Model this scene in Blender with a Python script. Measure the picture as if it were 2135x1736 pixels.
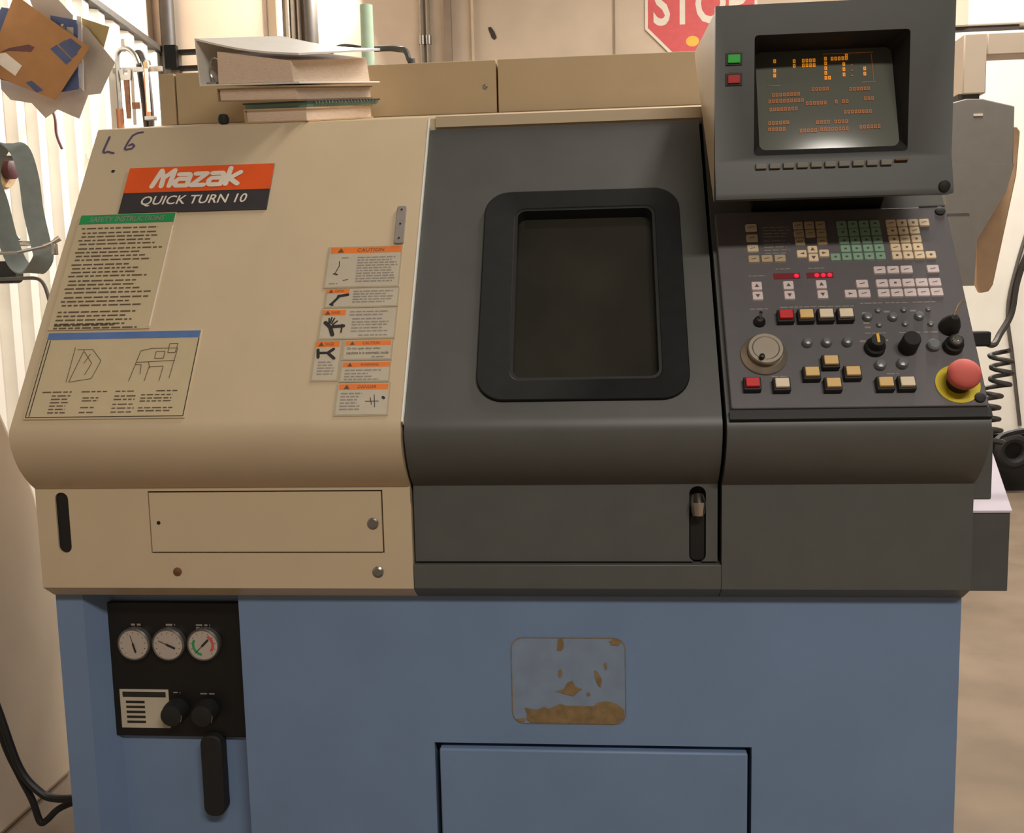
import bpy, bmesh, math, random
from mathutils import Matrix, Vector
random.seed(7)
for o in list(bpy.data.objects): bpy.data.objects.remove(o)
scene = bpy.context.scene
COL = scene.collection

# ------------------------------------------------------------------ camera
YAW, PITCH, ROLL, FPX = math.radians(4.9), math.radians(7.0), math.radians(1.3), 2050.0
fw = Vector((-math.sin(YAW)*math.cos(PITCH), math.cos(YAW)*math.cos(PITCH), -math.sin(PITCH)))
r0 = Vector((math.cos(YAW), math.sin(YAW), 0)); u0 = r0.cross(fw)
rr_, uu_ = r0*math.cos(ROLL)-u0*math.sin(ROLL), r0*math.sin(ROLL)+u0*math.cos(ROLL)
cam = bpy.data.cameras.new('camera'); camo = bpy.data.objects.new('camera', cam); COL.objects.link(camo)
cam.sensor_fit = 'HORIZONTAL'; cam.sensor_width = 36; cam.lens = FPX*36/2135; cam.clip_end = 100
camo.matrix_world = Matrix(((rr_.x, uu_.x, -fw.x, 1.06), (rr_.y, uu_.y, -fw.y, -1.75), (rr_.z, uu_.z, -fw.z, 1.36), (0, 0, 0, 1)))
scene.camera = camo

# ------------------------------------------------------------------ light
scene.view_settings.view_transform = 'Standard'; scene.view_settings.look = 'None'
scene.view_settings.gamma = 1; scene.view_settings.use_curve_mapping = False
scene.view_settings.exposure = 0.0
world = bpy.data.worlds.new('shop_air'); scene.world = world; world.use_nodes = True
world.node_tree.nodes['Background'].inputs[0].default_value = (1.0, 0.94, 0.87, 1)
world.node_tree.nodes['Background'].inputs[1].default_value = 0.085
def fluorescent(name, loc, size, power, col=(1, .93, .84), rot=(0, 0, 0)):   # rectangular area light: ceiling tube rows and the left wall wash
    l = bpy.data.lights.new(name, 'AREA'); l.shape = 'RECTANGLE'; l.size, l.size_y = size
    l.energy = power; l.color = col
    o = bpy.data.objects.new(name, l); COL.objects.link(o); o.location = loc; o.rotation_euler = rot
    return o
ll = fluorescent('left_wall_wash', (-.55, 5.25, 3.85), (1.0, .25), 255, (1, .97, .92))  # unseen wall washer, added and aimed to blow out the left wall
ll.rotation_euler = Vector((-.70, -.66, -.26)).to_track_quat('-Z', 'Y').to_euler()
fluorescent('tube_row_by_white_machine', (3.3, 3.2, 4.4), (3.0, .3), 150)
fluorescent('tube_row_over_lathe', (2.2, 1.5, 4.1), (.4, 1.6), 115)
fluorescent('tube_row_over_aisle', (2.2, -3.4, 4.0), (2.2, .5), 160)

# ------------------------------------------------------------------ materials
def lin(c):
    return tuple(((v/255)/12.92 if v/255 <= .04045 else ((v/255+.055)/1.055)**2.4) for v in c)
MATS = {}
def mat(name, rgb, rough=.5, metal=0.0, var=.05, scale=25, bump=0.0, spec=.5, emit=0.0, coat=0.0, rgb2=None, detail=4, stretch=None):
    m = bpy.data.materials.new(name); m.use_nodes = True; nt = m.node_tree; b = nt.nodes['Principled BSDF']
    c = lin(rgb); c2 = lin(rgb2) if rgb2 else c
    tc = nt.nodes.new('ShaderNodeTexCoord'); no = nt.nodes.new('ShaderNodeTexNoise')
    no.inputs['Scale'].default_value = scale; no.inputs['Detail'].default_value = detail
    if stretch:
        mp = nt.nodes.new('ShaderNodeMapping'); mp.inputs['Scale'].default_value = stretch
        nt.links.new(tc.outputs['Object'], mp.inputs[0]); nt.links.new(mp.outputs[0], no.inputs['Vector'])
    else: nt.links.new(tc.outputs['Object'], no.inputs['Vector'])
    rp = nt.nodes.new('ShaderNodeValToRGB')
    rp.color_ramp.elements[0].position = .3; rp.color_ramp.elements[1].position = .7
    rp.color_ramp.elements[0].color = tuple(v*(1-var) for v in c)+(1,)
    rp.color_ramp.elements[1].color = tuple(min(1, v*(1+var)) for v in c2)+(1,)
    nt.links.new(no.outputs['Fac'], rp.inputs[0]); nt.links.new(rp.outputs[0], b.inputs['Base Color'])
    b.inputs['Roughness'].default_value = rough; b.inputs['Metallic'].default_value = metal
    b.inputs['Specular IOR Level'].default_value = spec; b.inputs['Coat Weight'].default_value = coat
    if bump:
        bp = nt.nodes.new('ShaderNodeBump'); bp.inputs['Strength'].default_value = bump; bp.inputs['Distance'].default_value = .002
        nt.links.new(no.outputs['Fac'], bp.inputs['Height']); nt.links.new(bp.outputs[0], b.inputs['Normal'])
    if emit:
        nt.links.new(rp.outputs[0], b.inputs['Emission Color']); b.inputs['Emission Strength'].default_value = emit
    MATS[name] = m; return m
mat('beige_paint', (208, 187, 155), .36, var=.025, scale=9, bump=.03)
mat('grey_paint', (89, 89, 85), .45, var=.05, scale=14, bump=.05)
mat('monitor_grey', (76, 75, 72), .42, var=.05, scale=14, bump=.05)
mat('rear_beige', (192, 168, 131), .45, var=.03, scale=9, bump=.03)
mat('panel_grey', (98, 94, 96), .42, var=.04, scale=30, bump=.04)
mat('blue_paint', (118, 141, 174), .5, var=.05, scale=6, bump=.04)
mat('black', (22, 21, 20), .5, var=.1)
mat('gasket_black', (20, 19, 19), .6, var=.2, scale=40, spec=.3)
mat('black_rubber', (30, 29, 28), .7, var=.15, scale=60)
mat('gauge_black', (14, 14, 14), .45, var=.1)
mat('dark_glass', (48, 46, 38), .12, var=.25, scale=5, spec=.6)
mat('crt_glass', (104, 105, 95), .13, var=.08, scale=3, spec=.6)
mat('chrome', (190, 186, 178), .22, 1.0, var=.05)
mat('dial_metal', (168, 156, 140), .42, .7, var=.05)
mat('steel', (150, 146, 140), .35, .8, var=.1)
mat('white_print', (235, 222, 205), .6, var=.03)
mat('faded_print', (150, 140, 132), .6, var=.1)
mat('sign_face', (205, 186, 150), .45, var=.03)
mat('label_face', (200, 188, 165), .45, var=.04)
mat('label_clear', (184, 170, 142), .35, var=.05)
mat('black_print', (98, 82, 62), .6, var=.1)
mat('ink_dark', (42, 38, 34), .6, var=.1)
mat('orange_print', (238, 92, 30), .5, var=.04)
mat('label_orange', (240, 128, 54), .5, var=.04)
mat('green_print', (38, 150, 84), .5, var=.08)
mat('blue_print', (92, 122, 176), .5, var=.08)
mat('violet_marker', (92, 78, 112), .6, var=.1)
mat('charcoal_print', (58, 54, 56), .5, var=.06)
mat('key_beige', (206, 190, 160), .5, var=.05)
mat('key_green', (136, 170, 146), .5, var=.05)
mat('key_cream', (238, 214, 178), .5, var=.05)
mat('key_white', (226, 208, 206), .5, var=.05)
mat('key_tan', (186, 166, 136), .5, var=.05)
mat('button_red', (214, 44, 48), .45, var=.05)
mat('button_amber', (236, 196, 128), .45, var=.05)
mat('button_ivory', (242, 224, 194), .45, var=.05)
mat('lamp_green', (40, 150, 44), .4, emit=.25)
mat('lamp_red', (160, 26, 26), .4, emit=.15)
mat('led_red', (255, 20, 50), .4, emit=1.6)
mat('led_dim', (120, 24, 34), .4, emit=.12)
mat('stop_red', (214, 84, 84), .55, var=.06)
mat('estop_red', (206, 96, 86), .75, var=.06)
mat('estop_yellow', (214, 190, 30), .5, var=.06)
mat('lens_grey', (120, 122, 122), .25, var=.08)
mat('amber_text', (230, 140, 30), .5, emit=.55)
mat('amber_dim', (160, 92, 30), .5, emit=.22)
mat('adhesive', (136, 112, 76), .8, var=.2, scale=60, bump=.3)
mat('residue', (128, 144, 166), .75, var=.08, scale=25)
mat('concrete_wall', (210, 190, 168), .9, var=.08, scale=3, bump=.25)
mat('concrete_dark', (150, 132, 116), .9, var=.1, scale=8)
mat('concrete_floor', (132, 115, 97), .8, var=.16, scale=4, bump=.25, detail=8)
mat('yellow_wear', (206, 170, 84), .8, var=.2, scale=40)
mat('white_metal', (244, 238, 226), .5, var=.03, scale=6)
mat('cream_metal', (214, 196, 174), .55, var=.05, scale=4)
mat('pipe_grey', (150, 138, 124), .5, .2, var=.08)
mat('pipe_dark', (58, 50, 42), .6, var=.1)
mat('white_gloss', (246, 242, 234), .35, var=.02)
mat('mint', (204, 232, 204), .5, var=.05)
mat('cardboard', (172, 124, 78), .85, var=.06, scale=14, bump=.1)
mat('paper_grey', (186, 172, 158), .85, var=.05, scale=8)
mat('paper_white', (238, 226, 214), .85, var=.03)
mat('page_edges', (232, 208, 186), .85, var=.12, scale=90, bump=.3, stretch=(1, 1, 14))
mat('paper_tan', (170, 148, 100), .85, var=.1, scale=10)
mat('booklet_blue', (72, 84, 122), .7, var=.12, scale=12)
mat('cover_white', (232, 226, 216), .4, var=.03)
mat('cover_brown', (150, 124, 92), .55, var=.08)
mat('cover_tan', (196, 164, 122), .6, var=.06)
mat('cover_dark', (52, 52, 58), .5, var=.1)
mat('teal_paper', (112, 156, 138), .6, var=.06)
mat('belt_grey', (120, 126, 122), .6, var=.1, scale=20, bump=.2)
mat('rust', (128, 86, 60), .7, .3, var=.2, scale=30)
mat('maroon', (96, 52, 54), .6, var=.15)
mat('copper', (176, 116, 80), .5, .4, var=.1)
mat('pod_grey', (132, 126, 118), .5, var=.04)
mat('tan_plastic', (214, 176, 138), .6, var=.05)
mat('cable_black', (30, 28, 27), .5, var=.1)
mat('cable_grey', (84, 78, 72), .55, var=.1)
mat('lilac_metal', (226, 214, 226), .45, var=.03)
mat('marker_yellow', (246, 190, 70), .6, var=.08)

# ------------------------------------------------------------------ mesh tools
I4 = Matrix.Identity(4)
class MB:
    def __init__(s): s.v = []; s.f = []
    def add(s, vs, fs):
        n = len(s.v); s.v += [tuple(p) for p in vs]; s.f += [[i+n for i in f] for f in fs]; return s
    def box(s, x0, x1, y0, y1, z0, z1):
        return s.add([(x0,y0,z0),(x1,y0,z0),(x1,y1,z0),(x0,y1,z0),(x0,y0,z1),(x1,y0,z1),(x1,y1,z1),(x0,y1,z1)],
                     [(3,2,1,0),(4,5,6,7),(0,1,5,4),(1,2,6,5),(2,3,7,6),(3,0,4,7)])
    def prism(s, pts, z0, z1, top=None):
        n = len(pts); t = top or pts
        return s.add([(a,b,z0) for a,b in pts]+[(a,b,z1) for a,b in t],
                     [list(range(n))[::-1], list(range(n,2*n))]+[(i,(i+1)%n,n+(i+1)%n,n+i) for i in range(n)])
    def xprism(s, prof, x0, x1):
        n = len(prof)
        return s.add([(x0,a,b) for a,b in prof]+[(x1,a,b) for a,b in prof],
                     [list(range(n))[::-1], list(range(n,2*n))]+[(i,(i+1)%n,n+(i+1)%n,n+i) for i in range(n)])
    def flat(s, pts, z): return s.add([(a,b,z) for a,b in pts], [list(range(len(pts)))])
    def ring(s, po, pi, z0, z1, zi=None):
        n = len(po); zi = z1 if zi is None else zi
        return s.add([(a,b,z0) for a,b in po]+[(a,b,z1) for a,b in po]+[(a,b,zi) for a,b in pi]+[(a,b,z0) for a,b in pi],
                     [q for i in range(n) for j in [(i+1)%n] for q in ((i,j,n+j,n+i),(n+i,n+j,2*n+j,2*n+i),(2*n+i,2*n+j,3*n+j,3*n+i),(3*n+i,3*n+j,j,i))])
    def lathe(s, cx, cy, prof, n=24):
        vs = []; fs = []; k = len(prof)
        for r, z in prof:
            for i in range(n):
                a = 2*math.pi*i/n; vs.append((cx+r*math.cos(a), cy+r*math.sin(a), z))
        for j in range(k-1):
            for i in range(n):
                i2 = (i+1)%n; fs.append((j*n+i, j*n+i2, (j+1)*n+i2, (j+1)*n+i))
        fs.append(list(range(n))[::-1]); fs.append(list(range((k-1)*n, k*n)))
        return s.add(vs, fs)
    def cyl(s, cx, cy, r, z0, z1, n=20): return s.lathe(cx, cy, [(r,z0),(r,z1)], n)
    def tube(s, pts, r, n=8, closed=False):
        P = [Vector(p) for p in pts]; k = len(P); vs = []; fs = []; nrm = None
        for i in range(k):
            a = P[(i-1)%k] if (i or closed) else P[i]; b = P[(i+1)%k] if (i < k-1 or closed) else P[i]
            t = (b-a).normalized()
            if nrm is None: nrm = t.orthogonal().normalized()
            nrm = (nrm-t*nrm.dot(t)).normalized(); bi = t.cross(nrm)
            rad = r[i] if isinstance(r, (list, tuple)) else r
            vs += [P[i]+rad*(math.cos(2*math.pi*j/n)*nrm+math.sin(2*math.pi*j/n)*bi) for j in range(n)]
        for i in range(k if closed else k-1):
            i2 = (i+1)%k
            fs += [(i*n+j, i*n+(j+1)%n, i2*n+(j+1)%n, i2*n+j) for j in range(n)]
        if not closed: fs += [list(range(n))[::-1], list(range((k-1)*n, k*n))]
        return s.add(vs, fs)
    def stroke(s, pts, w, z, caps=True):
        for (ax, ay), (bx, by) in zip(pts, pts[1:]):
            s.k = getattr(s, 'k', 0)+1; zz = z+s.k*1.5e-5
            d = Vector((bx-ax, by-ay)); L = d.length or 1e-6; nx, ny = -d.y/L*w/2, d.x/L*w/2
            s.flat([(ax-nx,ay-ny),(bx-nx,by-ny),(bx+nx,by+ny),(ax+nx,ay+ny)], zz)
        if caps:
            for a, b in pts:
                s.k = getattr(s, 'k', 0)+1; s.flat([(a+w/2*math.cos(t*math.pi/4), b+w/2*math.sin(t*math.pi/4)) for t in range(8)], z+s.k*1.5e-5)
        return s
    def mesh(s, name, sharp=32):
        me = bpy.data.meshes.new(name); me.from_pydata(s.v, [], s.f); me.update()
        bm = bmesh.new(); bm.from_mesh(me)
        if all(len(e.link_faces) == 2 for e in bm.edges): bmesh.ops.recalc_face_normals(bm, faces=bm.faces)
        bm.to_mesh(me); bm.free()
        for p in me.polygons: p.use_smooth = True
        me.set_sharp_from_angle(angle=math.radians(sharp)); return me
def rr(x0, x1, y0, y1, r, n=5):
    out = []
    for cx, cy, a0 in ((x1-r,y1-r,0),(x0+r,y1-r,90),(x0+r,y0+r,180),(x1-r,y0+r,270)):
        out += [(cx+r*math.cos(math.radians(a0+90*i/n)), cy+r*math.sin(math.radians(a0+90*i/n))) for i in range(n+1)]
    return out
def smooth(pts, k=6, closed=False):
    P = [Vector(p) for p in pts]; n = len(P); out = []
    for i in range(n if closed else n-1):
        if closed: a, b, c, d = P[(i-1)%n], P[i], P[(i+1)%n], P[(i+2)%n]
        else: a, b, c, d = P[max(i-1,0)], P[i], P[i+1], P[min(i+2,n-1)]
        for j in range(k):
            t = j/k; out.append(.5*((2*b)+(c-a)*t+(2*a-5*b+4*c-d)*t*t+(3*b-a-3*c+d)*t**3))
    if not closed: out.append(P[-1])
    return out
WORLD = {}
def obj(name, mb, m, parent=None, M=None, bevel=0.0, label=None, sharp=32):
    me = mb if isinstance(mb, bpy.types.Mesh) else mb.mesh(name, sharp)
    if m and not len(me.materials): me.materials.append(MATS[m])
    o = bpy.data.objects.new(name, me); COL.objects.link(o); M = M or I4
    if parent:
        o.parent = parent; o.matrix_parent_inverse = WORLD[parent.name].inverted()
    o.matrix_basis = M; WORLD[o.name] = M.copy()
    if bevel:
        b = o.modifiers.new('edge', 'BEVEL'); b.width = bevel; b.segments = 2; b.limit_method = 'ANGLE'; b.angle_limit = math.radians(40)
    if label: o['label'] = label
    return o
def tag(o, label, cat, group=None):
    o['label'] = label; o['category'] = cat
    if group: o['group'] = group
    return o
def thing(name, loc, label, cat, group=None):
    o = bpy.data.objects.new(name, None); COL.objects.link(o); o.empty_display_size = .1
    o.location = loc; WORLD[o.name] = Matrix.Translation(loc); return tag(o, label, cat, group)
def struct(name, mb, m, parent=None, M=None, bevel=0):
    o = obj(name, mb, m, parent, M, bevel)
    if not parent: o['kind'] = 'structure'
    return o
def cut(mb, cutters):
    a = bpy.data.objects.new('t', mb.mesh('t') if isinstance(mb, MB) else mb); COL.objects.link(a); tmp = [a]
    for c, M in cutters:
        o = bpy.data.objects.new('c', c.mesh('c')); COL.objects.link(o); o.matrix_basis = M; tmp.append(o)
        md = a.modifiers.new('b', 'BOOLEAN'); md.operation = 'DIFFERENCE'; md.solver = 'EXACT'; md.object = o
    bpy.context.view_layer.update(); dg = bpy.context.evaluated_depsgraph_get()
    me = bpy.data.meshes.new_from_object(a.evaluated_get(dg))
    for o in tmp: bpy.data.objects.remove(o)
    for p in me.polygons: p.use_smooth = True
    me.set_sharp_from_angle(angle=math.radians(32)); return me
def text_mesh(txt, x, y, w, h, z, shear=0.0, weight=0.0):
    cu = bpy.data.curves.new('txt', 'FONT'); cu.body = txt; cu.size = 1; cu.shear = shear; cu.offset = weight; cu.resolution_u = 3
    o = bpy.data.objects.new('txt', cu); COL.objects.link(o); bpy.context.view_layer.update()
    me = bpy.data.meshes.new_from_object(o.evaluated_get(bpy.context.evaluated_depsgraph_get())); bpy.data.objects.remove(o)
    xs = [v.co.x for v in me.vertices]; ys = [v.co.y for v in me.vertices]
    a, b, c, d = min(xs), max(xs), min(ys), max(ys)
    for v in me.vertices: v.co = (x+(v.co.x-a)/(b-a)*w, y+(v.co.y-c)/(d-c)*h, z)
    return me
def word_lines(mb, x0, x1, ys, h, z, fill=.95, gap=.004, word=(.006, .02)):
    for y in ys:
        x = x0; end = x0+(x1-x0)*random.uniform(fill-.25, fill)
        while x < end:
            w = min(random.uniform(*word), end-x); mb.flat([(x,y),(x+w,y),(x+w,y+h),(x,y+h)], z); x += w+gap
    return mb
# local frames: x = machine width, y = up the surface, z = outwards
SD, SN, SP = Vector((0,.568,.823)).normalized(), Vector((0,-.823,.568)).normalized(), Vector((0,-.058,1.148))
SL = Matrix(((1,SD.x,SN.x,SP.x),(0,SD.y,SN.y,SP.y),(0,SD.z,SN.z,SP.z),(0,0,0,1)))      # sloping front
def FR(y): return Matrix(((1,0,0,0),(0,0,-1,y),(0,1,0,0),(0,0,0,1)))                     # upright face at depth y
T = Matrix.Translation

# ------------------------------------------------------------------ the room
XL, YB = -2.03, 5.4
floor = struct('floor', MB().box(-2.3, 9, -5, 5.7, -.1, 0), 'concrete_floor')
wb = MB().box(-2.3, 9, YB, YB+.2, 0, 5.2)
for x in (1.22,): wb.box(x-.012, x+.012, YB-.004, YB+.01, 0, 5.2)
wall_back = struct('wall_back', wb, 'concrete_wall')
obj('panel_seam', MB().box(1.212, 1.228, YB-.006, YB+.001, 0, 5.2), 'concrete_dark', wall_back)
obj('panel_seam', MB().box(-1.262, -1.242, YB-.006, YB+.001, 0, 5.2), 'concrete_dark', wall_back)
obj('scuff_mark', MB().prism([(.34,3.23),(.36,3.235),(.385,3.2),(.40,3.16),(.385,3.145),(.365,3.16),(.35,3.2)], .002, .004), 'pipe_dark', wall_back, FR(YB))
wl = MB().box(XL-.25, XL-.06, -5, YB, 0, 5.2)
wall_left = struct('wall_left', wl, 'concrete_wall')
pts = []; y = -1.0
while y < YB-.02:
    pts += [(y, XL-.055), (y+.05, XL-.055), (y+.075, XL), (y+.15, XL), (y+.175, XL-.055)]; y += .2
cm = MB(); z0, z1 = .25, 3.14
vs = [(b, a, z0) for a, b in pts]+[(b, a, z1) for a, b in pts]; n = len(pts)
vs = [(a, b, c if c < 1 else c+(YB-b)*.072) for a, b, c in vs]; cm.add(vs, [(i, i+1, n+i+1, n+i) for i in range(n-1)])
obj('corrugated_sheet', cm, 'white_metal', wall_left)
obj('ledge', MB().add([(x, y, z+(YB-y)*.072) for x in (XL-.06, XL+.03) for y in (-1, YB) for z in (3.14, 3.18)], [(0,1,3,2),(4,6,7,5),(0,4,5,1),(2,3,7,6),(0,2,6,4),(1,5,7,3)]), 'pipe_dark', wall_left)

# ------------------------------------------------------------------ the lathe
LAT = thing('cnc_lathe', (.86, .5, 0), 'large turning lathe with beige, dark grey and blue cabinet and sloping control console', 'lathe')
# base
b = MB(); D1 = 1.05; F0 = .04
b.xprism([(F0,0),(F0,.80),(D1,.80),(D1,0)], 0, .055)
b.box(.055, .368, F0, D1, 0, .12); b.box(.055, .368, .095, D1, .12, .80)
b.add([(.055,F0,.12),(.088,.095,.12),(.055,.095,.12),(.055,F0,.80),(.088,.095,.80),(.055,.095,.80)], [(0,1,2),(5,4,3),(0,3,4,1),(1,4,5,2),(2,5,3,0)])
b.box(.368, .742, F0, D1, 0, .80); b.box(1.345, 1.717, F0, D1, 0, .80)
b.box(.742, 1.345, F0, D1, .507, .80); b.box(.742, 1.345, F0, D1, 0, .08); b.box(.742, 1.345, .075, D1, .08, .507)
base = obj('base', b, 'blue_paint', LAT)
hatch = obj('hatch', MB().box(.752, 1.337, .034, .072, .09, .497), 'blue_paint', LAT, bevel=.004)
obj('hatch_gap', MB().box(.7425, 1.3445, .073, .076, .081, .5065), 'black', LAT)
# peeled sticker
st = obj('peeled_sticker', MB().prism(rr(.895,1.110,.549,.718,.022), 0, .0006), 'residue', LAT, FR(F0), label='remains of a peeled rounded sticker')
ol = rr(.895,1.110,.549,.718,.022); obj('adhesive_edge', MB().stroke(ol+[ol[0]], .0016, .0012, False), 'adhesive', st, FR(F0))
big = [(.921,.557),(.93,.551),(1.0,.5505),(1.09,.5495),(1.108,.562),(1.107,.578),(1.095,.588),(1.083,.593),(1.068,.594),(1.056,.591),(1.05,.584),(1.03,.584),(1.016,.585),(1.0,.584),(.986,.588),(.975,.583),(.965,.578),(.955,.582),(.944,.576),(.93,.577),(.919,.58),(.923,.569)]
obj('adhesive', MB().prism(big, .0006, .0022), 'adhesive', st, FR(F0))
for pl in ([(.978,.613),(.993,.617),(1.0,.63),(1.01,.634),(1.016,.622),(1.028,.618),(1.02,.612),(1.012,.604),(1.0,.607)], [(1.052,.655),(1.058,.652),(1.066,.636),(1.063,.622),(1.058,.626),(1.053,.64)],
           [(.984,.716),(.993,.716),(.995,.70),(.99,.693),(.982,.694)], [(1.08,.712),(1.09,.717),(1.103,.712),(1.098,.704),(1.084,.705)], [(.984,.655),(.989,.657),(.991,.646),(.987,.64),(.983,.645)],
           [(1.07,.668),(1.074,.67),(1.076,.66),(1.072,.655)], [(1.036,.61),(1.041,.612),(1.044,.606),(1.038,.604)], [(.903,.557),(.918,.559),(.919,.553),(.906,.552)]):
    obj('adhesive', MB().prism(pl, .0006, .0018), 'adhesive', st, FR(F0))
# gauge bay
G = FR(.095)
gp = obj('gauge_panel', MB().box(.078, .358, .490, .770, 0, .012), 'gauge_black', LAT, G, bevel=.002)
obj('gauge_label', MB().box(.094, .196, .508, .589, .012, .013), 'label_face', gp, G)
gl = MB().box(.1, .19, .573, .584, .013, .0135)
for i in range(5): gl.box(.106, .145, .518+i*.0105, .523+i*.0105, .013, .0135)
obj('label_print', gl, 'ink_dark', gp, G)
pr = MB(); word_lines(pr, .128, .152, [.722], .004, .0125, 1); word_lines(pr, .20, .225, [.722], .004, .0125, 1); word_lines(pr, .262, .30, [.722, .716], .0035, .0125, 1)
word_lines(pr, .206, .225, [.582], .0025, .0125, 1); word_lines(pr, .262, .292, [.580], .0025, .0125, 1)
obj('panel_lettering', pr, 'faded_print', gp, G)['kind'] = 'stuff'
for cx, ang, mark in ((.136, -75, 0), (.207, -25, 0), (.279, 45, 1)):
    g = obj('gauge', MB().lathe(cx, .687, [(.0335,.012),(.0335,.024),(.031,.027),(.029,.024),(.0005,.023)], 36), 'steel', LAT, G)
    obj('gauge_face', MB().cyl(cx, .687, .0298, .0225, .0245, 36), 'paper_grey', g, G)
    a = math.radians(ang); dx, dy = math.cos(a), math.sin(a)
    obj('needle', MB().stroke([(cx-dx*.02, .687-dy*.02), (cx+dx*.004, .687+dy*.004)], .0012, .0262).stroke([(cx-dx*.002, .687-dy*.002), (cx+dx*.015, .687+dy*.015)], .004, .0262), 'ink_dark', g, G)
    tk = MB()
    for i in range(11):
        t = math.radians(225-27*i); tk.stroke([(cx+.023*math.cos(t), .687+.023*math.sin(t)), (cx+.026*math.cos(t), .687+.026*math.sin(t))], .001, .0252, False)
    obj('dial_marks', tk, 'black_print', g, G)
    if mark:
        for a0, a1, mm in ((150, 260, 'green_print'), (-40, 60, 'stop_red')):
            arc = [(cx+.020*math.cos(math.radians(t)), .687+.020*math.sin(math.radians(t))) for t in range(a0, a1+1, 10)]
            obj('dial_arc', MB().stroke(arc, .005, .0248, False), mm, g, G)
for cx in (.213, .276):
    k = obj('pressure_knob', MB().lathe(cx, .548, [(.024,.012),(.024,.03),(.021,.046),(.012,.048)], 24), 'black_rubber', LAT, G)
    obj('knob_edge', MB().stroke([(cx+.0225*math.cos(t), .548+.0225*math.sin(t)) for t in (-.5,-.3,-.1,.1)], .0015, .0475), 'steel', k, G)
lev = obj('bay_lever', MB().prism(rr(.262,.306,.330,.50,.018), 0, .03), 'black_rubber', LAT, G, bevel=.003)
# front covers: one shared section (depth, height)
NOSE = [(0,1.018),(-.012,1.027),(-.028,1.042),(-.045,1.062),(-.057,1.083),(-.065,1.104),(-.068,1.122),(-.0655,1.137),(-.058,1.148)]
TOP = (.345, 1.732)
cov = MB().xprism([(.036,.80),(0,.825)]+NOSE+[TOP,(.350,1.735),(.724,1.806),(1.0,1.806),(1.0,.80)], 0, .72)
F = FR(0)
cm = cut(cov, [(MB().prism(rr(.038,.064,.893,1.010,.0128), -.04, .02), F), (MB().box(.2205,.6675,.8925,1.0115,-.012,.02), F),
               (MB().cyl(.269,.857,.006,-.02,.02), F), (MB().box(.719,.73,-.1,.9,-.4,.4), SL)])
fc = obj('front_cover', cm, 'beige_paint', LAT)
obj('slot_back', MB().prism(rr(.0382,.0638,.8932,1.0098,.0127), -.039, -.004), 'black', fc, F)
ac = obj('access_cover', MB().box(.2225, .6645, .895, 1.0085, -.0118, -.0005), 'beige_paint', LAT, F)
obj('groove_shadow_strip', MB().box(.2206,.6674,.8926,1.0114,-.0122,-.0119), 'black', fc, F)
obj('screw_hole', MB().cyl(.238,.951,.0035,-.0004,.0002), 'black', ac, F)
obj('latch', MB().lathe(.648,.949,[(.0105,-.0005),(.0105,.002),(.008,.004),(.002,.004)],24), 'steel', ac, F)
obj('screw', MB().lathe(.269,.857,[(.008,0),(.008,.002),(.005,.0035)],20), 'rust', fc, F)
obj('screw', MB().lathe(.654,.857,[(.0105,0),(.0105,.002),(.007,.0045)],20), 'steel', fc, F)
obj('chip_mark', MB().cyl(.06,.594,.004,0,.0006,8), 'ink_dark', fc, SL)
obj('lit_edge_strip', MB().box(.7195,.7225,-.004,.708,-.013,.0008), 'white_gloss', fc, SL, label='painted-on bright lit edge of the beige cover')  # white strip paints in the light caught by the cover's side edge
# body behind covers, deck on top
obj('machine_body', MB().box(.7202, 1.716, .40, 1.0, .80, 1.70), 'black', LAT)
obj('top_deck', MB().xprism([(.347,1.7005),(.347,1.731),(.352,1.735),(.724,1.806),(1.0,1.806),(1.0,1.7005)], .7203, 1.717), 'beige_paint', LAT)
obj('door_rail', MB().box(.735, 1.29, .340, .3465, 1.712, 1.7335), 'beige_paint', LAT)
# sliding door
def inset(d): return [(a+d, z) for a, z in NOSE]
d = .010
top_in = (TOP[0]-.0135+.004, TOP[1]-.024)
outer = [(d,.874)]+inset(d)+[(d-.058+ (1.706-1.148)*.6902, 1.706)]
inner = [(y+.035, z) for y, z in outer][::-1]
door = cut(MB().xprism(outer+inner, .7235, 1.2765),
           [(MB().prism(rr(.906,1.180,.078,.468,.022), -.08, .05), SL), (MB().prism(rr(1.226,1.256,.872,1.013,.0145), -.022, .02), FR(d))])
dr = obj('sliding_door', door, 'grey_paint', LAT)
wf = obj('window_gasket', MB().ring(rr(.848,1.226,.037,.506,.05,8), rr(.908,1.178,.080,.466,.02,8), -.016, .0, -.0055), 'gasket_black', dr, SL, bevel=.002)
obj('window_pane', MB().box(.9,1.186,.072,.474,-.040,-.034), 'dark_glass', dr, SL)
obj('inner_gasket', MB().ring(rr(.9075,1.1785,.0795,.4665,.02,8), rr(.913,1.173,.085,.461,.016,8), -.034, -.0065), 'black', dr, SL)
obj('grip_back', MB().box(1.222,1.26,.868,1.016,-.0225,-.0215), 'black', dr, FR(d))
grip = obj('door_grip', MB().tube([(1.241,.006,.995),(1.241,-.004,.985),(1.241,.0,.968),(1.241,.014,.955)], [.011,.0135,.012,.008], 14), 'chrome', dr)
obj('grip_liner', MB().prism(rr(1.227,1.2555,.874,.962,.010), -.0214, -.006), 'black', dr, FR(d), bevel=.002)
obj('sill', MB().xprism([(.036,.80),(0,.825),(0,.870),(.06,.872),(.06,.80)], .7205, 1.2825), 'grey_paint', LAT, bevel=.0015)
right = obj('console_cover', MB().xprism([(.036,.80),(0,.825)]+NOSE+[TOP,(.355,1.70),(1.0,1.70),(1.0,.80)], 1.283, 1.717), 'grey_paint', LAT)
obj('side_bracket', MB().box(1.7172, 1.752, .012, .30, .985, 1.115), 'grey_paint', LAT, bevel=.003)
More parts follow.
